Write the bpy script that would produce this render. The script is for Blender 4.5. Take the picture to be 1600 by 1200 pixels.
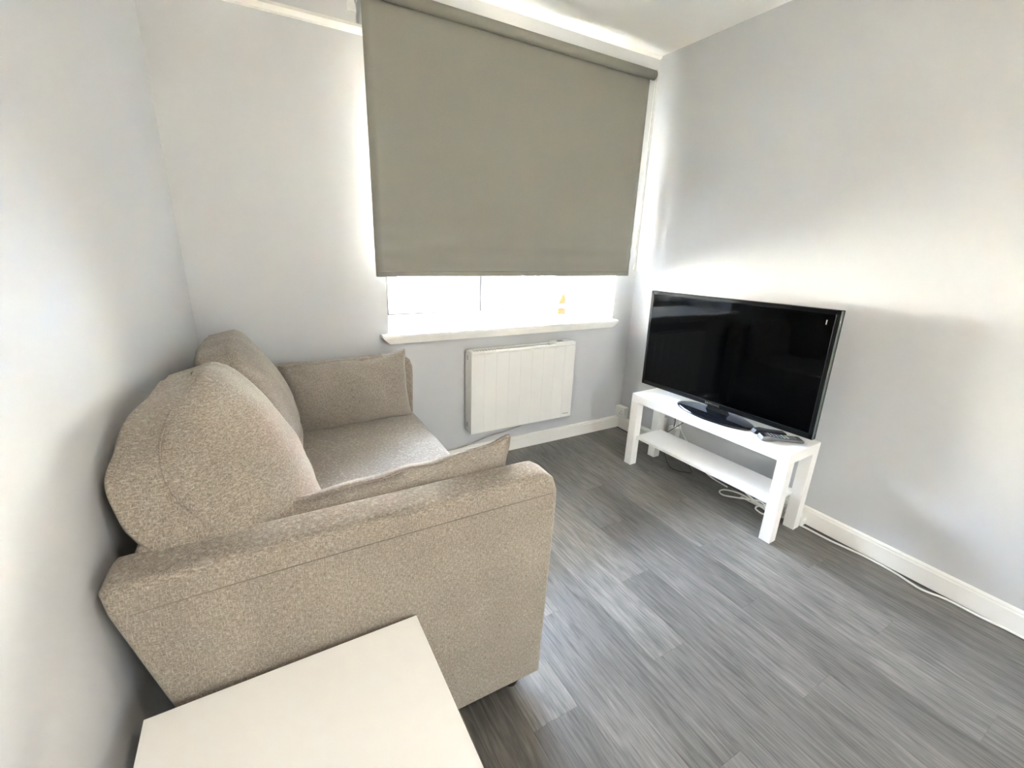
import bpy, bmesh, math, random
from mathutils import Vector, Matrix, noise
random.seed(7)
sc = bpy.context.scene
for o in list(bpy.data.objects): bpy.data.objects.remove(o)

# ------------------------------------------------------------------ camera
cd = bpy.data.cameras.new('camera'); cam = bpy.data.objects.new('camera', cd)
sc.collection.objects.link(cam); sc.camera = cam
cd.sensor_width = 36; cd.lens = 36 * 686.24 / 1600; cd.clip_start = 0.02
yaw, pitch, roll = 0.5286, -0.3083, 0.0367
fw = Vector((math.sin(yaw)*math.cos(pitch), math.cos(yaw)*math.cos(pitch), math.sin(pitch)))
r0 = Vector((math.cos(yaw), -math.sin(yaw), 0)); u0 = r0.cross(fw)
rt = r0*math.cos(roll) + u0*math.sin(roll); up = -r0*math.sin(roll) + u0*math.cos(roll)
M = Matrix((rt, up, -fw)).transposed().to_4x4(); M.translation = (-2.2189, -2.2168, 1.2589)
cam.matrix_world = M

# ------------------------------------------------------------------ light
SKY, SUN, EXPO = 9.2, 105.0, 4.5
w = bpy.data.worlds.new('sky'); sc.world = w; w.use_nodes = True
bg = w.node_tree.nodes['Background']
bg.inputs[0].default_value = (0.80, 0.92, 1.19, 1)
wt = w.node_tree; tcw = wt.nodes.new('ShaderNodeTexCoord'); sx_ = wt.nodes.new('ShaderNodeSeparateXYZ')
mr = wt.nodes.new('ShaderNodeMapRange'); mr.inputs[1].default_value = 0; mr.inputs[2].default_value = 1   # overcast sky: zenith three times the horizon
mr.inputs[3].default_value = SKY*.45; mr.inputs[4].default_value = SKY*1.35
wt.links.new(tcw.outputs['Generated'], sx_.inputs[0]); wt.links.new(sx_.outputs['Z'], mr.inputs[0]); wt.links.new(mr.outputs[0], bg.inputs[1])
sl = bpy.data.lights.new('sun', 'SUN'); sun = bpy.data.objects.new('sun', sl); sc.collection.objects.link(sun)
sl.energy = SUN; sl.angle = 0.0093; sl.color = (1.0, 0.94, 0.84)
sun.rotation_euler = Vector((1.0, 0.9, -0.75)).to_track_quat('-Z', 'Y').to_euler()
def portal(name, loc, rot, sx, sy):
    l = bpy.data.lights.new(name, 'AREA'); l.shape = 'RECTANGLE'; l.size = sx; l.size_y = sy
    l.cycles.is_portal = True
    o = bpy.data.objects.new(name, l); sc.collection.objects.link(o); o.location = loc; o.rotation_euler = rot
portal('window_portal', (-0.93, 0.56, 1.42), (-math.pi/2, 0, 0), 1.36, 1.28)
portal('fill_door_portal', (-1.2, -3.75, 1.05), (math.pi/2, 0, 0), 0.9, 2.0)
vs = sc.view_settings; vs.view_transform = 'Standard'; vs.look = 'None'; vs.gamma = 1; vs.exposure = EXPO
vs.use_curve_mapping = False
sc.cycles.use_denoising = True
sc.cycles.max_bounces = 14; sc.cycles.diffuse_bounces = 10

# ------------------------------------------------------------------ helpers
C = sc.collection
def link(name, me, mat=None, parent=None, smooth=False):
    o = bpy.data.objects.new(name, me); C.objects.link(o)
    if mat and not me.materials: me.materials.append(mat)
    if parent: o.parent = parent
    if smooth:
        for p in me.polygons: p.use_smooth = True
    return o
def obj(name, bm, mat, parent=None, smooth=False):
    bmesh.ops.recalc_face_normals(bm, faces=bm.faces)
    me = bpy.data.meshes.new(name); bm.to_mesh(me); bm.free()
    return link(name, me, mat, parent, smooth)
def thing(name, label, cat, loc=(0,0,0), rot=(0,0,0), group=None):
    o = bpy.data.objects.new(name, None); C.objects.link(o); o.empty_display_size = .05
    o.location = loc; o.rotation_euler = rot; o['label'] = label; o['category'] = cat
    if group: o['group'] = group
    return o
def tag(o, label, cat, group=None):
    o['label'] = label; o['category'] = cat
    if group: o['group'] = group
    return o
def struct(o): o['kind'] = 'structure'; return o
def box(bm, x0, x1, y0, y1, z0, z1, bev=0, seg=2):
    t = bmesh.new()
    vs_ = [t.verts.new(p) for p in ((x0,y0,z0),(x1,y0,z0),(x1,y1,z0),(x0,y1,z0),(x0,y0,z1),(x1,y0,z1),(x1,y1,z1),(x0,y1,z1))]
    for f in ((0,3,2,1),(4,5,6,7),(0,1,5,4),(1,2,6,5),(2,3,7,6),(3,0,4,7)): t.faces.new([vs_[i] for i in f])
    if bev: bmesh.ops.bevel(t, geom=t.edges[:], offset=bev, segments=seg, profile=.5, affect='EDGES', clamp_overlap=True)
    merge(bm, t)
def merge(bm, t):
    me = bpy.data.meshes.new('tmp'); t.to_mesh(me); t.free(); bm.from_mesh(me); bpy.data.meshes.remove(me)
def prism(bm, pts, axis, a0, a1, bev=0, seg=3):
    """extrude a polygon along an axis; pts are the two other coordinates in order"""
    t = bmesh.new()
    def mk(p, a):
        return {'x': (a, p[0], p[1]), 'y': (p[0], a, p[1]), 'z': (p[0], p[1], a)}[axis]
    A = [t.verts.new(mk(p, a0)) for p in pts]; B = [t.verts.new(mk(p, a1)) for p in pts]
    t.faces.new(A); t.faces.new(B[::-1]); n = len(pts)
    for i in range(n): t.faces.new((A[i], B[i], B[(i+1) % n], A[(i+1) % n]))
    bmesh.ops.recalc_face_normals(t, faces=t.faces)
    if bev: bmesh.ops.bevel(t, geom=t.edges[:], offset=bev, segments=seg, profile=.5, affect='EDGES', clamp_overlap=True)
    merge(bm, t)
def B(*a, **k): bm = bmesh.new(); box(bm, *a, **k); return bm
def PR(*a, **k): bm = bmesh.new(); prism(bm, *a, **k); return bm
def spline(pts, sub=8):
    P = [Vector(p) for p in pts]; out = []
    for i in range(len(P)-1):
        p0 = P[max(i-1,0)]; p1 = P[i]; p2 = P[i+1]; p3 = P[min(i+2,len(P)-1)]
        for k in range(sub):
            t = k/sub
            out.append(.5*((2*p1)+(-p0+p2)*t+(2*p0-5*p1+4*p2-p3)*t*t+(-p0+3*p1-3*p2+p3)*t**3))
    out.append(P[-1]); return out
def tube(bm, pts, r, n=8, closed=False):
    P = [Vector(p) for p in pts]; rings = []; L = len(P); prev = None
    for i, p in enumerate(P):
        a = P[(i-1) % L] if closed else P[max(i-1,0)]; b = P[(i+1) % L] if closed else P[min(i+1,L-1)]
        d = (b-a).normalized() if (b-a).length > 1e-9 else Vector((0,0,1))
        if prev is None: s = d.cross(Vector((0,0,1)) if abs(d.z) < .9 else Vector((1,0,0))).normalized()
        else: s = (prev - d*prev.dot(d)).normalized()
        prev = s; q = d.cross(s)
        rings.append([bm.verts.new(p + (s*math.cos(2*math.pi*k/n) + q*math.sin(2*math.pi*k/n))*r) for k in range(n)])
    for i in range(L if closed else L-1):
        A, D = rings[i], rings[(i+1) % L]
        for k in range(n): bm.faces.new((A[k], A[(k+1)%n], D[(k+1)%n], D[k]))
    if not closed: bm.faces.new(rings[0][::-1]); bm.faces.new(rings[-1])
def TB(pts, r, n=8, closed=False): bm = bmesh.new(); tube(bm, pts, r, n, closed); return bm
def cyl(bm, c0, c1, r, n=24): tube(bm, [c0, c1], r, n)
def lathe(bm, prof, n=32, sx=1, sy=1, c=(0,0,0)):
    rings = []
    for r, z in prof: rings.append([bm.verts.new((c[0]+sx*r*math.cos(2*math.pi*k/n), c[1]+sy*r*math.sin(2*math.pi*k/n), c[2]+z)) for k in range(n)])
    for a, b in zip(rings, rings[1:]):
        for k in range(n): bm.faces.new((a[k], a[(k+1)%n], b[(k+1)%n], b[k]))
    bm.faces.new(rings[0][::-1]); bm.faces.new(rings[-1])

# ------------------------------------------------------------------ materials
def mat(name, col, rough=.5, spec=.5, metal=0.0):
    m = bpy.data.materials.new(name); m.use_nodes = True
    b = m.node_tree.nodes['Principled BSDF']
    b.inputs['Base Color'].default_value = (*col, 1); b.inputs['Roughness'].default_value = rough
    b.inputs['Specular IOR Level'].default_value = spec; b.inputs['Metallic'].default_value = metal
    return m, m.node_tree, b
def N(t, kind, **k):
    n = t.nodes.new(kind)
    for a, v in k.items():
        if a in n.inputs: n.inputs[a].default_value = v
        else: setattr(n, a, v)
    return n
def ramp(t, stops):
    r = t.nodes.new('ShaderNodeValToRGB'); e = r.color_ramp.elements
    while len(e) < len(stops): e.new(.5)
    for x, (p, c) in zip(e, stops): x.position = p; x.color = (*c, 1) if len(c) == 3 else c
    return r
def paint(name, col, rough=.6, spec=.3, bump=.05, scale=180, var=.03):
    m, t, b = mat(name, col, rough, spec)
    tc = N(t, 'ShaderNodeTexCoord'); n1 = N(t, 'ShaderNodeTexNoise', Scale=scale, Detail=3.0)
    n2 = N(t, 'ShaderNodeTexNoise', Scale=1.6, Detail=4.0)
    t.links.new(tc.outputs['Object'], n1.inputs['Vector']); t.links.new(tc.outputs['Object'], n2.inputs['Vector'])
    r = ramp(t, [(.3, tuple(c*(1-var) for c in col)), (.7, tuple(min(1, c*(1+var)) for c in col))])
    t.links.new(n2.outputs['Fac'], r.inputs[0]); t.links.new(r.outputs[0], b.inputs['Base Color'])
    bp = N(t, 'ShaderNodeBump', Strength=bump, Distance=.002)
    t.links.new(n1.outputs['Fac'], bp.inputs['Height']); t.links.new(bp.outputs[0], b.inputs['Normal'])
    return m
WALL = paint('wall_paint', (.605, .612, .625), .55, .3, .12, 140, .02)
CEIL = paint('ceiling_paint', (.86, .85, .82), .8, .2, .1, 90, .02)
TRIM = paint('trim_gloss', (.88, .865, .82), .35, .5, .02, 60, .02)
PVC = paint('window_plastic', (.86, .86, .86), .3, .5, .01, 60, .01)
LAQ = paint('white_lacquer', (.88, .87, .84), .38, .45, .015, 250, .01)
RAD = paint('heater_enamel', (.87, .86, .825), .35, .45, .01, 250, .01)
GASK = paint('grey_gasket', (.10, .10, .10), .6, .2, .02, 200, .05)
BLACKM = paint('black_plastic', (.012, .012, .013), .35, .5, .02, 300, .1)
DARKFOOT = paint('dark_foot', (.02, .018, .016), .5, .4, .02, 200, .1)
WHITEP = paint('white_plastic', (.80, .80, .77), .4, .5, .01, 200, .01)
CABLEW = paint('white_cable_rubber', (.82, .81, .76), .45, .4, .01, 200, .01)
GREYW = paint('grey_cable_rubber', (.42, .38, .33), .5, .4, .01, 200, .02)
GREYMARK = paint('grey_print', (.25, .25, .25), .5, .3, .0, 100, .01)
CHROME = mat('chrome', (.75, .75, .76), .18, .5, 1.0)[0]
GLOSSB = mat('gloss_black', (.006, .007, .009), .06, .5)[0]
BEZ = mat('bezel_black', (.006, .0065, .007), .22, .25)[0]; STEEL = mat('dull_silver', (.22, .22, .225), .28, .5, 1.0)[0]
SCREEN = mat('screen_glass', (.0006, .0008, .0010), .05, .12)[0]
ORANGE = paint('orange_wood', (.34, .105, .04), .5, .4, .05, 80, .1)

def glass(name='window_glass', tint=(.95, .97, .96)):
    m = bpy.data.materials.new(name); m.use_nodes = True; t = m.node_tree; t.nodes.clear()
    o = N(t, 'ShaderNodeOutputMaterial'); tr = N(t, 'ShaderNodeBsdfTransparent'); g = N(t, 'ShaderNodeBsdfGlossy', Roughness=.02)
    tr.inputs[0].default_value = (*tint, 1)
    f = N(t, 'ShaderNodeFresnel', IOR=1.45); mx = N(t, 'ShaderNodeMixShader')
    nz = N(t, 'ShaderNodeTexNoise', Scale=3.0); bp = N(t, 'ShaderNodeBump', Strength=.01)
    t.links.new(nz.outputs['Fac'], bp.inputs['Height']); t.links.new(bp.outputs[0], g.inputs['Normal'])
    t.links.new(f.outputs[0], mx.inputs[0]); t.links.new(tr.outputs[0], mx.inputs[1]); t.links.new(g.outputs[0], mx.inputs[2])
    t.links.new(mx.outputs[0], o.inputs[0]); return m
GLASS = glass(); FILLPANE = glass('fill_door_tint', (.30, .285, .25))  # second tint is invented, sets how much fill passes the added door

def fabric(name, dark, mid, light, sc1=1.0, bump=.5):
    m, t, b = mat(name, mid, .92, .12)
    b.inputs['Sheen Weight'].default_value = .25; b.inputs['Sheen Roughness'].default_value = .5
    tc = N(t, 'ShaderNodeTexCoord')
    outs = []
    for s in ((460, 460, 100), (120, 120, 500)):
        mp = N(t, 'ShaderNodeMapping'); mp.inputs['Scale'].default_value = tuple(v*sc1 for v in s)
        n = N(t, 'ShaderNodeTexNoise', Scale=1.0, Detail=2.0, Roughness=.6)
        t.links.new(tc.outputs['Object'], mp.inputs['Vector']); t.links.new(mp.outputs[0], n.inputs['Vector']); outs.append(n)
    mx = N(t, 'ShaderNodeMath', operation='MAXIMUM'); 
    t.links.new(outs[0].outputs['Fac'], mx.inputs[0]); t.links.new(outs[1].outputs['Fac'], mx.inputs[1])
    big = N(t, 'ShaderNodeTexNoise', Scale=7.0, Detail=3.0); t.links.new(tc.outputs['Object'], big.inputs['Vector'])
    ad = N(t, 'ShaderNodeMath', operation='MULTIPLY_ADD'); ad.inputs[1].default_value = .16
    t.links.new(big.outputs['Fac'], ad.inputs[0]); t.links.new(mx.outputs[0], ad.inputs[2])
    r = ramp(t, [(.48, dark), (.64, mid), (.84, light)])
    t.links.new(ad.outputs[0], r.inputs[0]); t.links.new(r.outputs[0], b.inputs['Base Color'])
    bp = N(t, 'ShaderNodeBump', Strength=bump, Distance=.0015)
    t.links.new(mx.outputs[0], bp.inputs['Height']); t.links.new(bp.outputs[0], b.inputs['Normal'])
    return m
SOFA = fabric('sofa_weave', (.170, .145, .118), (.290, .249, .204), (.48, .425, .35))
PILW = fabric('pillow_weave', (.195, .168, .142), (.33, .287, .243), (.52, .465, .40), 1.3, .35)
SEAM = paint('seam_thread', (.20, .170, .138), .9, .1, .1, 300, .1)
def blind_mat():
    m, t, b = mat('blind_fabric', (.30, .295, .265), .85, .15)
    tc = N(t, 'ShaderNodeTexCoord'); n = N(t, 'ShaderNodeTexNoise', Scale=900.0, Detail=1.0)
    t.links.new(tc.outputs['Object'], n.inputs['Vector'])
    r = ramp(t, [(.3, (.275, .27, .24)), (.7, (.33, .323, .288))]); t.links.new(n.outputs['Fac'], r.inputs[0])
    t.links.new(r.outputs[0], b.inputs['Base Color'])
    bp = N(t, 'ShaderNodeBump', Strength=.15, Distance=.001); t.links.new(n.outputs['Fac'], bp.inputs['Height'])
    t.links.new(bp.outputs[0], b.inputs['Normal']); return m
BLIND = blind_mat()
def plank_mat():
    m, t, b = mat('floor_vinyl', (.15, .145, .14), .42, .75)
    tc = N(t, 'ShaderNodeTexCoord'); oi = N(t, 'ShaderNodeObjectInfo')
    off = N(t, 'ShaderNodeVectorMath', operation='SCALE'); off.inputs['Scale'].default_value = 37.0
    cmb = N(t, 'ShaderNodeCombineXYZ')
    for i in range(3): t.links.new(oi.outputs['Random'], cmb.inputs[i])
    t.links.new(cmb.outputs[0], off.inputs[0])
    ad = N(t, 'ShaderNodeVectorMath', operation='ADD'); t.links.new(tc.outputs['Object'], ad.inputs[0]); t.links.new(off.outputs[0], ad.inputs[1])
    def layer(scale, detail, dist=0.0, rough=.55):
        mp = N(t, 'ShaderNodeMapping'); mp.inputs['Scale'].default_value = scale
        n = N(t, 'ShaderNodeTexNoise', Scale=1.0, Detail=detail, Distortion=dist, Roughness=rough)
        t.links.new(ad.outputs[0], mp.inputs['Vector']); t.links.new(mp.outputs[0], n.inputs['Vector']); return n
    fine = layer((210, 9.0, 1), 4.0, .3); mid_ = layer((58, 4.5, 1), 5.0, 1.4, .62); blot = layer((17, 4.2, 1), 4.0, .9, .65)
    a1 = N(t, 'ShaderNodeMath', operation='MULTIPLY'); a1.inputs[1].default_value = .34; t.links.new(fine.outputs['Fac'], a1.inputs[0])
    a2 = N(t, 'ShaderNodeMath', operation='MULTIPLY_ADD'); a2.inputs[1].default_value = .42; t.links.new(mid_.outputs['Fac'], a2.inputs[0]); t.links.new(a1.outputs[0], a2.inputs[2])
    a3 = N(t, 'ShaderNodeMath', operation='MULTIPLY_ADD'); a3.inputs[1].default_value = .24; t.links.new(blot.outputs['Fac'], a3.inputs[0]); t.links.new(a2.outputs[0], a3.inputs[2])
    r = ramp(t, [(.34, (.052, .048, .043)), (.44, (.106, .098, .087)), (.52, (.162, .149, .133)), (.63, (.235, .217, .193))])
    t.links.new(a3.outputs[0], r.inputs[0])
    tone = N(t, 'ShaderNodeMapRange'); tone.inputs[3].default_value = .76; tone.inputs[4].default_value = 1.18
    t.links.new(oi.outputs['Random'], tone.inputs[0])
    mul = N(t, 'ShaderNodeVectorMath', operation='SCALE'); t.links.new(r.outputs[0], mul.inputs[0]); t.links.new(tone.outputs[0], mul.inputs['Scale'])
    t.links.new(mul.outputs[0], b.inputs['Base Color'])
    rr = N(t, 'ShaderNodeMapRange'); rr.inputs[3].default_value = .38; rr.inputs[4].default_value = .26
    t.links.new(a3.outputs[0], rr.inputs[0]); t.links.new(rr.outputs[0], b.inputs['Roughness'])
    bp = N(t, 'ShaderNodeBump', Strength=.18, Distance=.001); t.links.new(a3.outputs[0], bp.inputs['Height']); t.links.new(bp.outputs[0], b.inputs['Normal'])
    return m
PLANK = plank_mat()
SUBF = paint('joint_dark', (.10, .095, .09), .8, .2, .1, 100, .1)

# ------------------------------------------------------------------ room shell
H = 2.33; YB = -3.6; SK = 0.045                     # ceiling height, back wall, skew of the left wall
XL = -2.457
def lx(y): return XL + SK*y                         # left wall surface at depth y
floor = struct(obj('floor', PR([(lx(YB)-.1, YB-.2), (.12, YB-.2), (.12, .06), (XL-.1, .06)], 'z', -.08, -.004), SUBF))
# vinyl planks, 152.5 x 915 mm, joints stepping by a third
PW, PL = .1525, .915; gap = .0002
full = None; k = 0
for col in range(-10, 8):
    x0 = -1.10 + (col-1)*PW*1.0
    x1 = x0 + PW
    cls = (col-1) % 3                                # 0: the column right of -1.10
    ref = {2: -1.53, 0: -1.22, 1: -.915}[cls]
    y = ref + PL*2
    while y - PL > .0: y -= PL
    while y > YB:
        ya, yb = max(y-PL, YB), min(y, -.0)
        xa, xb = max(x0, lx((ya+yb)/2) - .02), min(x1, .0)
        if xb - xa > .01 and yb - ya > .01:
            isfull = abs(xb-xa-PW) < 1e-6 and abs(yb-ya-PL) < 1e-6
            cx, cy = (xa+xb)/2, (ya+yb)/2
            if isfull and full: me = full
            else:
                bm = B(-(xb-xa)/2+gap, (xb-xa)/2-gap, -(yb-ya)/2+gap, (yb-ya)/2-gap, -.004, 0, bev=.0004, seg=1)
                me = bpy.data.meshes.new('plank'); bm.to_mesh(me); bm.free()
                if isfull: full = me
            o = link('plank', me, PLANK, floor); o.location = (cx, cy, 0)
        y -= PL
ceiling = struct(obj('ceiling', PR([(lx(YB)-.1, YB-.15), (.12, YB-.15), (.12, .5), (XL-.1, .5)], 'z', H, H+.12), CEIL))
# window wall with a splayed opening
WT = .50; OX0, OX1, OZ0, OZ1 = -1.66, -.165, .765, 2.07; IX0, IX1 = -1.585, -.27
bm = bmesh.new()
prism(bm, [(XL-.1, 0), (OX0, 0), (IX0, .40), (IX0, WT), (XL-.1, WT)], 'z', 0, H)
prism(bm, [(OX1, 0), (.12, 0), (.12, WT), (IX1, WT), (IX1, .40)], 'z', 0, H)
box(bm, OX0, OX1, 0, WT, 0, OZ0); box(bm, OX0, OX1, 0, WT, OZ1, H)
wall_w = struct(obj('wall_window', bm, WALL))
struct(obj('wall_right', B(0, .12, YB-.15, 0, 0, H), WALL))
struct(obj('wall_left', PR([(XL, 0), (lx(YB-.15), YB-.15), (lx(YB-.15)-.12, YB-.15), (XL-.12, 0)], 'z', 0, H), WALL))
DX0, DX1, DZ = -1.62, -.78, 2.02                     # opening of an unseen glazed door, added to let in fill light
bm = bmesh.new()
box(bm, lx(YB)-.05, DX0, YB-.15, YB, 0, H); box(bm, DX1, 0, YB-.15, YB, 0, H); box(bm, DX0, DX1, YB-.15, YB, DZ, H)
struct(obj('wall_back', bm, WALL))
door = struct(thing('fill_door', '', '', (0,0,0))); del door['label']; del door['category']
bm = bmesh.new()
for a in ((DX0, DX0+.05, 0, DZ), (DX1-.05, DX1, 0, DZ), (DX0, DX1, DZ-.05, DZ), (DX0, DX1, 0, .08)): box(bm, a[0], a[1], YB-.11, YB-.05, a[2], a[3], bev=.003)
obj('door_frame', bm, PVC, door)
obj('pane', B(DX0+.05, DX1-.05, YB-.085, YB-.079, .08, DZ-.05), FILLPANE, door)
# baseboards
def base_profile(h=.088, t=.015): return [(0, 0), (t, 0), (t, h*.80), (t*.8, h*.86), (t*.8, h*.93), (t*.45, h), (0, h)]
struct(obj('baseboard_right', PR([(-a, z) for a, z in base_profile()], 'y', YB, -.0), TRIM))
struct(obj('baseboard_window', PR([(-a, z) for a, z in base_profile()], 'x', XL, -.0), TRIM))
bl = struct(obj('baseboard_left', PR(base_profile(), 'y', YB, 0.0), TRIM))
for v in bl.data.vertices: v.co.x += lx(v.co.y)
struct(obj('baseboard_back', PR([(YB+a, z) for a, z in base_profile()], 'x', lx(YB), DX0), TRIM))
# narrow moulding on the window wall and bead under the ceiling
struct(obj('trim_2', PR([(0, 2.062), (-.012, 2.066), (-.02, 2.082), (-.012, 2.096), (0, 2.10)], 'x', XL, OX0), TRIM))
struct(obj('trim_3', PR([(0, H), (0, H-.016), (-.006, H-.014), (-.014, H-.006), (-.016, H)], 'x', XL, 0), TRIM))
# window board with moulded nose and clipped ends
bm = bmesh.new()
prism(bm, [(OX0, -.004), (OX1, -.004), (IX1, .40), (IX1, .44), (IX0, .44), (IX0, .40)], 'z', OZ0, .803)
t = bmesh.new()
A = [(-1.703, -.06, .805), (-.160, -.06, .805), (-.160, .0, .805), (-1.703, .0, .805)]
Bq = [(-1.703, -.06, .792), (-.160, -.06, .792), (-.160, .0, .792), (-1.703, .0, .792)]
Cq = [(-1.665, -.048, .757), (-.198, -.048, .757), (-.198, .0, .757), (-1.665, .0, .757)]
V = [[t.verts.new(p) for p in L] for L in (A, Bq, Cq)]
t.faces.new(V[0]); t.faces.new(V[2][::-1])
for a, b_ in ((0, 1), (1, 2)):
    for i in range(4): t.faces.new((V[a][i], V[b_][i], V[b_][(i+1)%4], V[a][(i+1)%4]))
bmesh.ops.recalc_face_normals(t, faces=t.faces)
bmesh.ops.bevel(t, geom=[e for e in t.edges if e.calc_length() > .3], offset=.004, segments=2, affect='EDGES', clamp_overlap=True)
merge(bm, t)
struct(obj('trim_1', bm, TRIM))
# window: outer frame, mullion, two casements with glazing
win = struct(thing('window_1', '', '', (0,0,0))); del win['label']; del win['category']
FY0, FY1 = .40, .47; FZ0, FZ1 = .803, OZ1; MX0, MX1 = -1.03, -.945
bm = bmesh.new()
for a in ((IX0, IX0+.035, FZ0, FZ1), (IX1-.045, IX1, FZ0, FZ1), (IX0, IX1, FZ0, FZ0+.03), (IX0, IX1, FZ1-.05, FZ1), (MX0+.01, MX1-.01, FZ0+.028, FZ1-.048)):
    box(bm, a[0], a[1], FY0 + (.004 if a[0] == MX0+.01 else 0), FY1, a[2], a[3], bev=.003)
obj('window_frame', bm, PVC, win)
for a0, a1 in ((IX0+.03, MX0+.004), (MX1-.004, IX1-.04)):
    z0, z1 = FZ0+.036, FZ1-.045; sw = .058
    bm = bmesh.new()
    for q in ((a0, a0+sw, z0, z1), (a1-sw, a1, z0, z1), (a0+sw-.002, a1-sw+.002, z0, z0+sw), (a0+sw-.002, a1-sw+.002, z1-sw, z1)):
        box(bm, q[0], q[1], FY0-.014, FY0+.03, q[2], q[3], bev=.005)
    s = obj('casement', bm, PVC, win)
    gk = bmesh.new()
    for q in ((a0-.004, a1+.004, z0-.005, z0), (a0-.004, a0, z0, z1), (a1, a1+.004, z0, z1), (a0-.004, a1+.004, z1, z1+.004)):
        box(gk, q[0], q[1], FY0-.004, FY0+.02, q[2], q[3])
    obj('gasket', gk, GASK, s)
    gk = bmesh.new()
    for q in ((a0+sw-.003, a1-sw+.003, z0+sw-.003, z0+sw+.003), (a0+sw-.003, a0+sw+.003, z0+sw, z1-sw), (a1-sw-.003, a1-sw+.003, z0+sw, z1-sw)):
        box(gk, q[0], q[1], FY0-.002, FY0+.012, q[2], q[3])
    obj('glazing_seal', gk, GASK, s)
    obj('pane', B(a0+sw-.01, a1-sw+.01, FY0+.008, FY0+.014, z0+sw-.01, z1-sw+.01), GLASS, s)

# ------------------------------------------------------------------ outside
GRND = paint('pavement', (.26, .255, .25), .8, .2, .3, 6, .1)
REND = paint('pale_render', (.36, .345, .32), .85, .2, .2, 20, .05)
BLUEG = paint('blue_door_paint', (.25, .38, .62), .5, .4, .05, 20, .1)
REDP = paint('red_paint', (.70, .16, .14), .6, .3, .05, 20, .1)
LEAF = paint('hedge_leaf', (.22, .28, .26), .8, .2, .2, 30, .3)
g_ = bmesh.new(); box(g_, -30, 30, .55, 40, -1.25, -1.2); struct(obj('ground', g_, GRND))
g_ = bmesh.new(); box(g_, -30, 30, -40, YB-.2, -.25, -.2); struct(obj('ground_back', g_, GRND))
bld = thing('building', 'pale rendered building seen bleached through the window', 'building', (0, 8.2, -1.2))
obj('wall', B(-9, 14, 0, .4, 0, 4.2), REND, bld)
for (xa, xb) in ((.95, 1.55), (4.2, 5.0)):
    d = obj('door', B(xa, xb, -.05, 0, 0, 2.1), BLUEG, bld)
    obj('door_frame', B(xa-.09, xa, -.08, 0, 0, 2.2), REND, d); obj('door_frame', B(xb, xb+.09, -.08, 0, 0, 2.2), REND, d)
    obj('glazing_bar', B((xa+xb)/2-.04, (xa+xb)/2+.04, -.08, -.05, 0, 2.1), REND, d)
obj('drainpipe', TB([(2.72, -.12, 0), (2.72, -.12, 4.0)], .16, 12), REDP, bld)
hd = bmesh.new()
for i in range(220):
    p = Vector((random.uniform(-1.35, -.1), random.uniform(-.25, .25), random.uniform(0, .95 + .12*random.random())))
    for q in range(5):
        c = p + Vector((random.gauss(0, .07), random.gauss(0, .07), random.gauss(0, .06)))
        a = Vector((random.gauss(0,1), random.gauss(0,1), random.gauss(0,1))).normalized()*.05
        b_ = a.cross(Vector((random.gauss(0,1), random.gauss(0,1), random.gauss(0,1)))).normalized()*.03
        hd.faces.new([hd.verts.new(c+a), hd.verts.new(c+b_), hd.verts.new(c-a), hd.verts.new(c-b_)])
hedge = thing('hedge', 'grey green hedge bleached by daylight outside the left casement', 'hedge', (0, 7.2, -1.2))
fo = obj('foliage', hd, LEAF, hedge); fo['kind'] = 'stuff'
for q in (-1.1, -.7, -.3): obj('stem', TB([(q, 0, 0), (q+.03, 0, .35), (q-.02, .02, .7)], .02, 6), DARKFOOT, hedge)

# ------------------------------------------------------------------ roller blind
bd = thing('roller_blind', 'dark grey roller blind pulled most of the way down the window', 'blind', (-.92, 0, 1.09))
bx0, bx1, by, bz0, bz1 = -.800, .795, -.062, .005, 1.115
me_b = bmesh.new(); nx, nz = 40, 80; rows = []
for j in range(nz+1):
    z = bz0 + (bz1-bz0)*j/nz; row = []
    for i in range(nx+1):
        x = bx0 + (bx1-bx0)*i/nx
        dd = .0025*math.sin((z-.05)*2*math.pi/.085)*math.exp(-((z-.14)/.10)**2) + .002*math.sin(x*3+1)*math.sin(z*2.5)
        row.append((x, by + dd, z))
    rows.append(row)
def sheet(bm, rows, th):
    F = [[bm.verts.new(p) for p in r] for r in rows]; K = [[bm.verts.new((p[0], p[1]+th, p[2])) for p in r] for r in rows]
    R_, S_ = len(rows), len(rows[0])
    for j in range(R_-1):
        for i in range(S_-1):
            bm.faces.new((F[j][i], F[j][i+1], F[j+1][i+1], F[j+1][i])); bm.faces.new((K[j][i], K[j+1][i], K[j+1][i+1], K[j][i+1]))
    for j in range(R_-1):
        for i in (0, S_-1): bm.faces.new((F[j][i], F[j+1][i], K[j+1][i], K[j][i]))
    for i in range(S_-1):
        for j in (0, R_-1): bm.faces.new((F[j][i], K[j][i], K[j][i+1], F[j][i+1]))
sheet(me_b, rows, .0012)
obj('fabric', me_b, BLIND, bd, True)
bm = bmesh.new(); cyl(bm, (bx0-.003, -.083, 1.105), (bx1+.012, -.083, 1.105), .024, 32)
rl = obj('fabric_roll', bm, BLIND, bd, True)
bm = bmesh.new(); box(bm, bx0+.002, bx1-.002, by-.006, by+.007, 0, .026, bev=.003)
obj('bottom_bar', bm, BLIND, bd)
for xx, s in ((bx0-.006, -1), (bx1+.014, 1)):
    bm = bmesh.new(); box(bm, min(xx, xx+s*.006), max(xx, xx+s*.006), -.108, 0, 1.075, 1.135, bev=.002); box(bm, min(xx-s*.0, xx+s*.035), max(xx, xx+s*.035), -.006, 0, 1.045, 1.14, bev=.002)
    cyl(bm, (xx-s*.004, -.083, 1.105), (xx+s*.010, -.083, 1.105), .02, 20)
    obj('bracket', bm, WHITEP, bd)
bm = bmesh.new()
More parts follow.
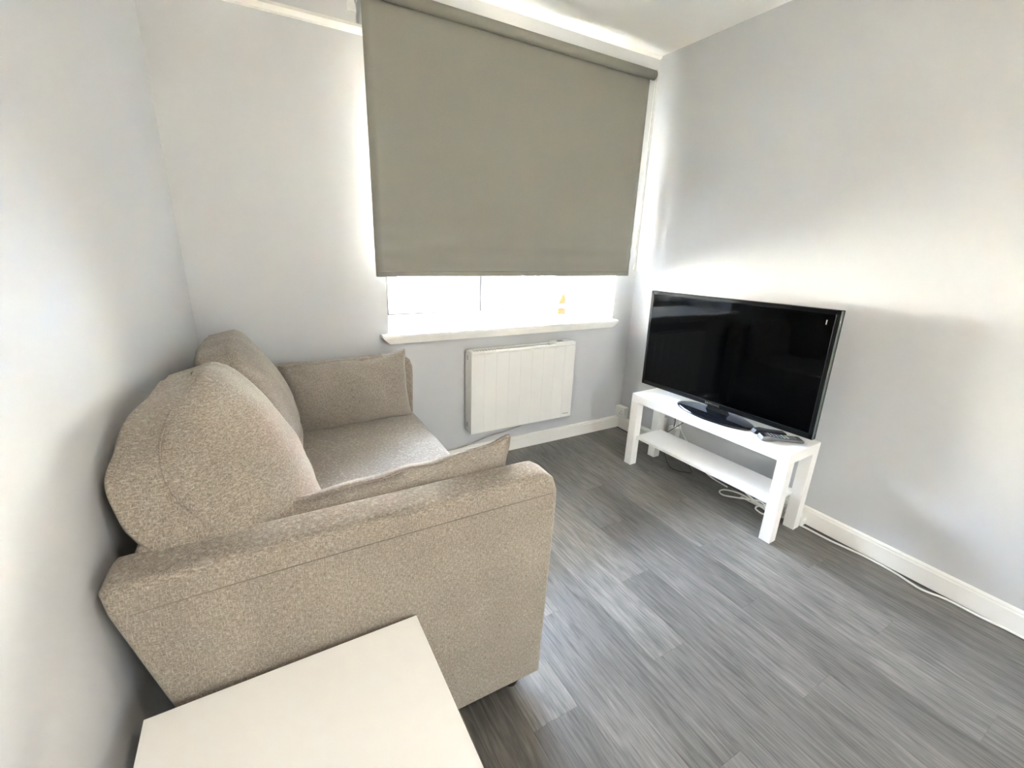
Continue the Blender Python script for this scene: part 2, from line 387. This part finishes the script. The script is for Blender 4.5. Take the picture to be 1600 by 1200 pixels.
for dx in (0, .010): tube(bm, [(bx1+.024+dx*.5, -.083-dx, 1.10), (bx1+.027+dx*.5, -.075-dx, .62), (bx1+.028+dx*.5, -.07-dx, .06)], .0018, 6)
ch = obj('pull_cord', bm, WHITEP, bd)
obj('cord_cover', TB([(bx1+.027, -.083, .74), (bx1+.030, -.078, .40), (bx1+.031, -.072, .04)], .0062, 10), WHITEP, ch, True)

# ------------------------------------------------------------------ panel heater
ht = thing('panel_heater', 'white electric panel heater on the wall below the window', 'heater', (-.8885, 0, .205))
W2, HH, D0, D1 = .355, .485, -.10, -.018
bm = bmesh.new(); box(bm, -W2+.004, W2-.004, D0+.012, D1, .004, HH-.012, bev=.004); obj('body', bm, RAD, ht)
npan = 9; pw = 2*W2/npan
pm = None
for i in range(npan):
    if pm is None:
        bm = B(-pw/2+.0002, pw/2-.0002, D0, D0+.016, 0, HH-.018, bev=.0011, seg=2); pm = bpy.data.meshes.new('front_panel'); bm.to_mesh(pm); bm.free()
    o = link('front_panel', pm, RAD, ht); o.location = (-W2+pw*(i+.5), 0, 0)
for s in (-1, 1):
    x = s*W2
    e = obj('end_cap', B(min(x, x-s*.008), max(x, x-s*.008), D0+.008, D1+.002, .002, HH-.006, bev=.002), RAD, ht)
    for zz in (.035, HH-.05):
        for q in range(3): obj('vent_slot', B(min(x-s*.001, x+s*.0008), max(x-s*.001, x+s*.0008), D0+.045, D0+.062, zz+q*.009, zz+q*.009+.004), GREYMARK, e)
bm = bmesh.new()
box(bm, -W2, W2, D0-.002, D0+.020, HH-.018, HH, bev=.006); box(bm, -W2, W2, D1-.016, D1, HH-.018, HH, bev=.004)
box(bm, -W2, -W2+.03, D0, D1, HH-.018, HH, bev=.005)
rim = obj('top_rim', bm, RAD, ht)
GRL = paint('grille_grey', (.42, .42, .40), .5, .4, .05, 100, .05)
obj('top_grille', B(-W2+.03, W2-.16, D0+.02, D1-.016, HH-.016, HH-.006), GRL, ht)
for q in range(26):
    x = -W2+.04+q*.019
    obj('grille_bar', B(x, x+.006, D0+.02, D1-.016, HH-.006, HH-.003), RAD, ht)
ctl = obj('control_box', B(W2-.155, W2, D0, D1, HH-.016, HH+.010, bev=.005), RAD, ht)
obj('display', B(W2-.115, W2-.075, D0+.03, D0+.055, HH+.0095, HH+.011), GREYMARK, ctl)
lg = bmesh.new()
for q, wq in enumerate((.006, .004, .005, .004, .005, .004)): box(lg, W2-.062+q*.007, W2-.062+q*.007+wq, D0-.0006, D0+.001, .022, .027)
obj('logo', lg, GREYMARK, ht)
for s in (-1, 1): obj('wall_bracket', B(s*.22-.02, s*.22+.02, D1-.004, .0, .05, HH-.06), RAD, ht)
tag(obj('heater_cable', TB(spline([(-.82, -.035, .198), (-.87, -.03, .168), (-.98, -.025, .145), (-1.09, -.022, .132), (-1.21, -.021, .106), (-1.32, -.02, .092), (-1.5, -.019, .0925), (-1.8, -.019, .0045)], 6), .0035, 8), GREYW, None, True),
    'thin grey cable running from under the panel heater along the wall', 'cable')

# ------------------------------------------------------------------ wall socket
sk = thing('wall_socket', 'small white surface socket box on the right wall by the corner', 'socket', (0, -.045, .085))
obj('back_box', B(-.032, 0, -.043, .043, .004, .086, bev=.004), WHITEP, sk)
obj('face_plate', B(-.040, -.031, -.044, .044, .003, .087, bev=.003), WHITEP, sk)
obj('switch', B(-.044, -.039, .012, .026, .05, .07, bev=.001), WHITEP, sk)
for yy, z in ((-.012, .05), (-.024, .03), (0, .03)): obj('pin_hole', B(-.0405, -.0395, yy-.003, yy+.003, z, z+.008), GREYMARK, sk)

# ------------------------------------------------------------------ low white TV bench
ba = .0394
bn = thing('tv_bench', 'long low white bench with a lower shelf under the television', 'bench', (-.3312, -1.3542, 0), (0, 0, ba))
L, Dp, Ht = .90, .26, .45
obj('bench_top', B(0, Dp, 0, L, Ht-.05, Ht, bev=.0015), LAQ, bn)
for dx in (0, Dp-.05):
    for dy in (0, L-.05): obj('leg', B(dx, dx+.05, dy, dy+.05, 0, Ht-.05, bev=.0012), LAQ, bn)
sh = obj('shelf', B(.022, Dp-.022, .045, L-.045, .172, .188, bev=.001), LAQ, bn)
def bench(dx, dy, z): 
    c, s = math.cos(ba), math.sin(ba); return (-.3312+dx*c-dy*s, -1.3542+dx*s+dy*c, z)

# ------------------------------------------------------------------ television
tv = thing('television', 'large black flat screen television standing on the white bench', 'television', (-.235, -.905, .45), (0, 0, .0131))
TW, TH = .969, .5496; px, py, pz = -.005, .0188, .3205; tr = -.0231
RT = Matrix.Translation((px, py, pz)) @ Matrix.Rotation(tr, 4, 'X') @ Matrix.Rotation(.004, 4, 'Y')
def tvpart(name, bm, m, parent=tv, smooth=False):
    bm.transform(RT); return obj(name, bm, m, parent, smooth)
fr = bmesh.new(); bz = .020
for q in ((-TW/2, TW/2, TH/2-bz, TH/2), (-TW/2, TW/2, -TH/2, -TH/2+bz+.006), (-TW/2, -TW/2+bz, -TH/2, TH/2), (TW/2-bz, TW/2, -TH/2, TH/2)):
    box(fr, -.006, .022, q[0], q[1], q[2], q[3], bev=.003)
tvpart('bezel', fr, BEZ)
tvpart('screen', B(-.0035, .01, -TW/2+bz-.004, TW/2-bz+.004, -TH/2+bz, TH/2-bz+.004), SCREEN)
bk = bmesh.new(); box(bk, .018, .032, -TW/2+.004, TW/2-.004, -TH/2+.004, TH/2-.004, bev=.008); box(bk, .03, .062, -.33, .33, -.2, .14, bev=.02, seg=3)
tvpart('back_cover', bk, BLACKM)
tvpart('edge_strip', B(-.007, .004, -TW/2-.0012, -TW/2+.0015, -TH/2+.003, TH/2-.003), mat('smoke_edge', (.10, .125, .11), .2, .4)[0])
cu = bpy.data.curves.new('logo_text', 'FONT'); cu.body = 'SAMSUNG'; cu.size = .017; cu.extrude = .0005; cu.align_x = 'CENTER'; cu.align_y = 'CENTER'; cu.space_character = 1.1
to = bpy.data.objects.new('logo_tmp', cu); C.objects.link(to); bpy.context.view_layer.update()
me = bpy.data.meshes.new_from_object(to); bpy.data.objects.remove(to); me.name = 'logo'
me.transform(RT @ Matrix.Translation((-.0066, 0, -TH/2+.012)) @ Matrix(((0,0,-1,0),(-1,0,0,0),(0,1,0,0),(0,0,0,1))))
link('logo', me, CHROME, tv)
nk = bmesh.new(); prism(nk, [(-.07, .008), (.07, .008), (.055, .03), (.05, .10), (-.05, .10), (-.055, .03)], 'x', .012, .035, bev=.003); obj('stand_neck', nk, BLACKM, tv)
sb = bmesh.new(); lathe(sb, [(.985, 0), (1.0, .003), (.995, .008), (.93, .012), (.5, .0165), (.02, .018)], 64, .100, .215, (-.005, 0, 0)); obj('stand_base', sb, GLOSSB, tv, True)
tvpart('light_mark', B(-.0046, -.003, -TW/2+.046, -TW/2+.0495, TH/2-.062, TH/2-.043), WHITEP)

# ------------------------------------------------------------------ remotes
def remote(name, label, loc, rz, ln, wd, body, face):
    r = thing(name, label, 'remote', loc, (0, 0, rz), None)
    bm = bmesh.new()
    prism(bm, [(-ln/2, .004), (-ln/2+.012, .0), (-ln/2+.05, .0), (-ln*.1, .006), (ln/2-.03, .001), (ln/2-.005, .0), (ln/2, .005), (ln/2-.004, .013), (0, .018), (-ln/2+.03, .025), (-ln/2+.008, .022)], 'y', -wd/2, wd/2, bev=.003)
    obj('body', bm, body, r, False)
    obj('face_plate', PR([(-ln/2+.032, .0251), (-ln/2+.032, .0262), (0, .0192), (ln/2-.010, .0146), (ln/2-.010, .0128), (0, .018)], 'y', -wd/2+.003, wd/2-.003), face, r)
    return r
BTN = [paint('button_'+n, c, .4, .4, 0, 50, .01) for n, c in (('pale', (.62, .62, .60)), ('violet', (.22, .12, .62)), ('mint', (.18, .60, .48)), ('grey', (.20, .20, .22)))]
p0 = Vector(bench(0,0,0))
rm = remote('remote_control', 'silver edged remote control with coloured buttons on the bench front', (-.228, -1.246, .45), math.atan2(-.116, .164), .19, .048, STEEL, BLACKM)
for i in range(8):
    for j in range(3):
        x = -.055 + i*.016; z = .0248 - (x+.063)*.115 if x < 0 else .0190 - x*.05
        c = BTN[1] if (i in (2, 3) and j == 2) else BTN[2] if (i == 4 and j == 1) else BTN[3] if i > 5 else BTN[0]
        obj('button', B(x-.005, x+.005, -.014+j*.014-.0045, -.014+j*.014+.0045, z-.002, z+.0016, bev=.0008, seg=1), c, rm)
rm2 = remote('remote_control', 'black remote control lying behind the silver edged one', (-.205, -1.178, .45), math.atan2(-.09, .13), .15, .036, BLACKM, BLACKM)
for i in range(6):
    for j in range(2): obj('button', B(-.04+i*.016-.004, -.04+i*.016+.004, -.008+j*.014-.004, -.008+j*.014+.004, .0165-.0008*i*2, .0215-.0011*i*2), BTN[3], rm2)

# ------------------------------------------------------------------ cables round the bench
tag(obj('power_cable', TB(spline([(-.085, -1.05, .006), (-.078, -1.22, .006), (-.058, -1.349, .006), (-.056, -1.472, .006), (-.038, -1.598, .006), (-.042, -1.717, .006), (-.062, -1.81, .006), (-.040, -1.88, .006), (-.036, -1.986, .006), (-.028, -2.09, .006), (-.028, -2.5, .006), (-.026, -3.2, .006)], 8), .0045, 8), CABLEW, None, True),
    'long white cable lying on the floor along the right baseboard', 'cable')
tag(obj('looped_cable', TB(spline([(-.08, -.93, .155), (-.10, -1.00, .10), (-.11, -1.10, .05), (-.105, -1.19, .03), (-.11, -1.16, .05), (-.14, -1.08, .03), (-.165, -1.005, .012), (-.15, -.965, .010), (-.12, -.98, .02), (-.11, -1.06, .035), (-.105, -1.15, .025), (-.105, -1.205, .010), (-.135, -1.20, .006), (-.13, -1.16, .012), (-.10, -1.17, .02), (-.098, -1.26, .006)], 8), .0042, 8), CABLEW, None, True),
    'tangled white cable looped on the floor under the bench', 'cable')
tag(obj('thin_black_cable', TB(spline([(-.06, -.60, .26), (-.06, -.53, .19), (-.05, -.47, .12), (-.07, -.49, .05), (-.157, -.621, .006), (-.16, -.69, .003), (-.12, -.735, .003), (-.09, -.735, .003), (-.05, -.64, .05), (-.05, -.60, .14)], 8), .0022, 6), BLACKM, None, True),
    'thin black cable hanging behind the bench and curling on the floor', 'cable')
tag(obj('plug_lead', TB(spline([(-.03, -.555, .27), (-.045, -.57, .23), (-.05, -.60, .19), (-.045, -.66, .13), (-.05, -.8, .02), (-.06, -.95, .005)], 8), .0045, 8), CABLEW, None, True),
    'white lead hanging behind the far end of the bench', 'cable')
ad = thing('plug_adapter', 'white plug adapter on the wall behind the far end of the bench', 'plug', (0, -.40, .12))
obj('body', B(-.055, 0, -.035, .035, 0, .10, bev=.006), WHITEP, ad); obj('collar', B(-.062, -.052, -.02, .02, .03, .07, bev=.003), WHITEP, ad)
obj('switch', B(-.058, -.052, -.006, .006, .078, .09, bev=.001), GREYMARK, ad)
a2 = thing('plug_adapter', 'white plug with a black lead on the wall behind the bench', 'plug', (0, -.515, .12))
obj('body', B(-.045, 0, -.03, .03, 0, .075, bev=.006), WHITEP, a2); obj('lead', TB([(-.03, 0, .07), (-.032, -.005, .11), (-.035, .0, .16)], .003, 6), BLACKM, a2)
ex = thing('extension_block', 'white extension block on the floor behind the near bench leg', 'socket', (-.05, -1.23, 0), (0, 0, .1))
obj('body', B(-.025, .025, -.12, .06, .0, .035, bev=.005), WHITEP, ex)
for q in (-.085, -.03, .025): obj('plug', B(-.018, .018, q-.018, q+.018, .035, .062, bev=.004), WHITEP, ex)

# ------------------------------------------------------------------ ornament on the window board
orn = thing('ornament', 'small orange wooden ornament with a sail shaped top on the window board', 'ornament', (-.372, .30, .803), (0, 0, -.35))
obj('base_block', B(-.024, .024, -.02, .02, 0, .036, bev=.003), ORANGE, orn)
for dx in (-.015, 0, .017): obj('post', TB([(dx, 0, .034), (dx, 0, .078)], .0025, 8), WHITEP if dx else GREYMARK, orn)
bm = bmesh.new()
prism(bm, [(-.027, .074), (-.012, .071), (.012, .073), (.022, .080), (.025, .100), (.020, .122), (.009, .142), (.002, .144), (-.008, .122), (-.018, .095)], 'y', -.012, .012, bev=.003)
obj('sail_top', bm, ORANGE, orn)

# ------------------------------------------------------------------ sofa  (local: x = depth from the wall, y = along the wall, z = up)
sf = thing('sofa', 'two seat sofa in taupe woven fabric along the left wall', 'sofa', (-2.515, -1.418, 0), (0, 0, -.016))
SL = 1.37
arm_prof = [(.142, .062), (.888, .062), (.896, .30), (.906, .62), (.905, .665), (.893, .700), (.868, .716), (.82, .717), (.06, .713), (.028, .712), (.016, .70), (.020, .655), (.075, .40)]
def arm(v0, v1, name='arm', b0=0.0):
    bm = bmesh.new(); prism(bm, [(u_ + b0*max(0, 1-u_/.88), z_) for u_, z_ in arm_prof], 'y', v0, v1, bev=.0)
    edges = [e for e in bm.edges if abs(e.verts[0].co.y - e.verts[1].co.y) < 1e-6]
    bmesh.ops.bevel(bm, geom=edges, offset=.034, segments=5, profile=.5, affect='EDGES', clamp_overlap=True)
    return obj(name, bm, SOFA, sf, True)
a1 = arm(0, .105)
a2_ = arm(SL-.105, SL, b0=.034)
for a_, yv in ((a1, -.0008),):
    obj('seam', TB(spline([(.05, yv+.0015, .655), (.3, yv, .662), (.6, yv, .664), (.885, yv+.001, .664)], 6), .0011, 6), SEAM, a_)
bm = bmesh.new(); prism(bm, [(.20, .07), (.87, .07), (.875, .31), (.15, .31)], 'y', .10, SL-.10, bev=.012); obj('seat_base', bm, SOFA, sf, True)
bm = bmesh.new(); prism(bm, [(.165, .07), (.285, .07), (.19, .68), (.165, .715), (.09, .735), (.055, .725), (.042, .69)], 'y', .085, SL-.085, bev=.02); obj('back_frame', bm, SOFA, sf, True)
for uu in (.20, .82):
    for vv in (.06, SL-.06):
        bm = bmesh.new(); lathe(bm, [(.020, 0), (.022, .01), (.028, .066)], 16, 1, 1, (uu, vv, 0)); obj('foot', bm, DARKFOOT, sf, True)

def cushion(w, h, t, n=26, k=4.0, edge=.3, pw_=.55, pinch=0.0, seed=0, wr=.004, ear=0.0):
    """inflated cushion: x = width, y = thickness, z = height, centred"""
    bm = bmesh.new(); bmesh.ops.create_cube(bm, size=2)
    bmesh.ops.subdivide_edges(bm, edges=bm.edges[:], cuts=n, use_grid_fill=True)
    for v in bm.verts:
        a, c, b_ = v.co
        # rounded outline in the width/height plane
        m_ = max(abs(a), abs(b_)); nk_ = (abs(a)**k + abs(b_)**k)**(1/k) if m_ > 1e-6 else 1
        s = m_/nk_ if m_ > 1e-6 else 1
        a2, b2 = a*s, b_*s
        pr = (max(0, 1-abs(a)**2.4)*max(0, 1-abs(b_)**2.4))**pw_
        th = edge + (1-edge)*pr
        x = a2*(1 - pinch*(1-b_*b_)*abs(a)**3)*w/2; z = b2*(1 - pinch*(1-a*a)*abs(b_)**3)*h/2
        if ear: 
            e = (abs(a)*abs(b_))**6*ear; x += math.copysign(e, a); z += math.copysign(e, b_)
        y = c*th*t/2
        nn = noise.noise(Vector((x*9+seed*7, z*5+seed, c*2)))*.6 + noise.noise(Vector((x*4-seed*3, z*16+x*8, c+seed)))*.5
        rim_ = max(abs(a), abs(b_))
        y += math.copysign(1, c)*wr*nn*(abs(c) > .5)
        x += wr*.5*noise.noise(Vector((z*14+seed, 1.3, seed))); z += wr*.7*noise.noise(Vector((x*14+seed, 5.1, seed)))*(.4+rim_)
        v.co = (x, y, z)
    bmesh.ops.recalc_face_normals(bm, faces=bm.faces)
    return bm
def outline(w, h, k, pinch, ear, n=96, off=0.0, seed=0, wr=0.0):
    out = []
    for i in range(n):
        f = i/n*8
        s_ = int(f//2); q = (f % 2) - 1
        a, b_ = [(q, -1), (1, q), (-q, 1), (-1, -q)][s_]
        nk_ = (abs(a)**k + abs(b_)**k)**(1/k); s = 1/nk_
        x = a*s*(1 - pinch*(1-b_*b_)*abs(a)**3)*w/2; z = b_*s*(1 - pinch*(1-a*a)*abs(b_)**3)*h/2
        if ear: e = (abs(a)*abs(b_))**6*ear; x += math.copysign(e, a); z += math.copysign(e, b_)
        x += wr*.5*noise.noise(Vector((z*14+seed, 1.3, seed))); z += wr*.7*noise.noise(Vector((x*14+seed, 5.1, seed)))*1.4
        out.append((x*(1+off), 0, z*(1+off)))
    return out
# seat cushion
bm = cushion(1.165, .655, .185, 30, 14, .80, .4, 0, 3, .002)
bm.transform(Matrix.Translation((.552, SL/2, .378)) @ Matrix.Rotation(math.pi/2, 4, 'Z') @ Matrix.Rotation(math.pi/2, 4, 'X'))
obj('seat_cushion', bm, SOFA, sf, True)
# back cushions
def back_cushion(v, seed, w, h, t, dz, tilt, yawz=0, u=.185, twist=0, curl=0.0, droop=0.0):
    bm = cushion(w, h, t, 30, 3.4, .42, .5, 0, seed, .010)
    for q in bm.verts:                                  # heavier belly, thinner top
        f = q.co.z/(h/2); q.co.y *= 1 - .22*f
        q.co.y += -.02*(1-f*f)
        e_ = max(0, -q.co.x/(w/2)); q.co.y += curl*e_**1.4*f; q.co.z -= droop*e_**2.0
    Mx = Matrix.Translation((u, v, dz)) @ Matrix.Rotation(yawz, 4, 'Z') @ Matrix.Rotation(-tilt, 4, 'Y') @ Matrix.Rotation(twist, 4, 'X') @ Matrix.Rotation(math.pi/2, 4, 'Z')
    bm.transform(Mx); c = obj('back_cushion', bm, SOFA, sf, True)
    # seam where front panel meets the boxing
    sp = []
    for x, y, z in outline(w, h, 3.4, 0, 0, 96, .002):
        e_ = max(0, -x/(w/2)); f = z/(h/2)
        sp.append(Mx @ Vector((x, -t*.42*.5*.8*(1-.22*f) - .02*(1-f*f) + curl*e_**1.4*f, z - droop*e_**2)))
    obj('seam', TB(sp, .0016, 6, True), SOFA, c)
    return c
back_cushion(.375, 1, .60, .52, .28, .690, .26, curl=.135, droop=.075)
back_cushion(.965, 2, .60, .50, .25, .672, .22, u=.20)

# scatter pillows (loose: things of their own)
def pillow(name, label, loc, rot, w, h, t, seed, group):
    th = thing(name, label, 'pillow', loc, rot, group)
    bm = cushion(w, h, t, 30, 9, .10, .55,   .05, seed, .011, .022); bm.transform(Matrix.Translation((0, 0, h/2)))
    p = obj('cover', bm, PILW, th, True)
    sp = [(x, y, z+h/2) for x, y, z in outline(w, h, 9, .05, .022, 120, .002, seed, .011)]
    obj('seam', TB(sp, .0028, 6, True), PILW, p)
    return th
pillow('scatter_pillow', 'taupe scatter pillow leaning on the far sofa arm under the window', (-1.898, -.262, .446), (-.14, -.04, .02), .53, .305, .15, 5, 'scatter pillows on the sofa')
pillow('scatter_pillow', 'taupe scatter pillow tucked behind the near sofa arm', (-1.962, -1.247, .426), (.07, -.085, -.03), .63, .305, .15, 9, 'scatter pillows on the sofa')

# ------------------------------------------------------------------ white side table in the foreground
tb = thing('side_table', 'plain white square side table in front of the near sofa arm', 'table', (-2.2355, -1.68, 0), (0, 0, .0))
TS = .2435
obj('table_top', B(-TS, TS, -TS, TS+.0, .40, .45, bev=.0012), LAQ, tb)
for sx in (-1, 1):
    for sy in (-1, 1): obj('leg', B(min(sx*TS, sx*(TS-.05)), max(sx*TS, sx*(TS-.05)), min(sy*TS, sy*(TS-.05)), max(sy*TS, sy*(TS-.05)), 0, .40, bev=.0012), LAQ, tb)

# ------------------------------------------------------------------ unseen lamp added behind the camera for warm fill light
cl = thing('fill_lamp', 'round fill lamp added out of view behind the camera', 'lamp', (-1.6, -2.75, 2.33))
bm = bmesh.new(); lathe(bm, [(.17, 0), (.175, -.008), (.175, -.03), (.165, -.034)], 40); obj('fill_lamp_ring', bm, WHITEP, cl, True)
ll = bpy.data.lights.new('fill_light', 'AREA'); ll.shape = 'DISK'; ll.size = .30; ll.energy = 0.9; ll.color = (1.0, .90, .76)
lo = bpy.data.objects.new('fill_light', ll); C.objects.link(lo); lo.location = (0, 0, -.04); lo.parent = cl
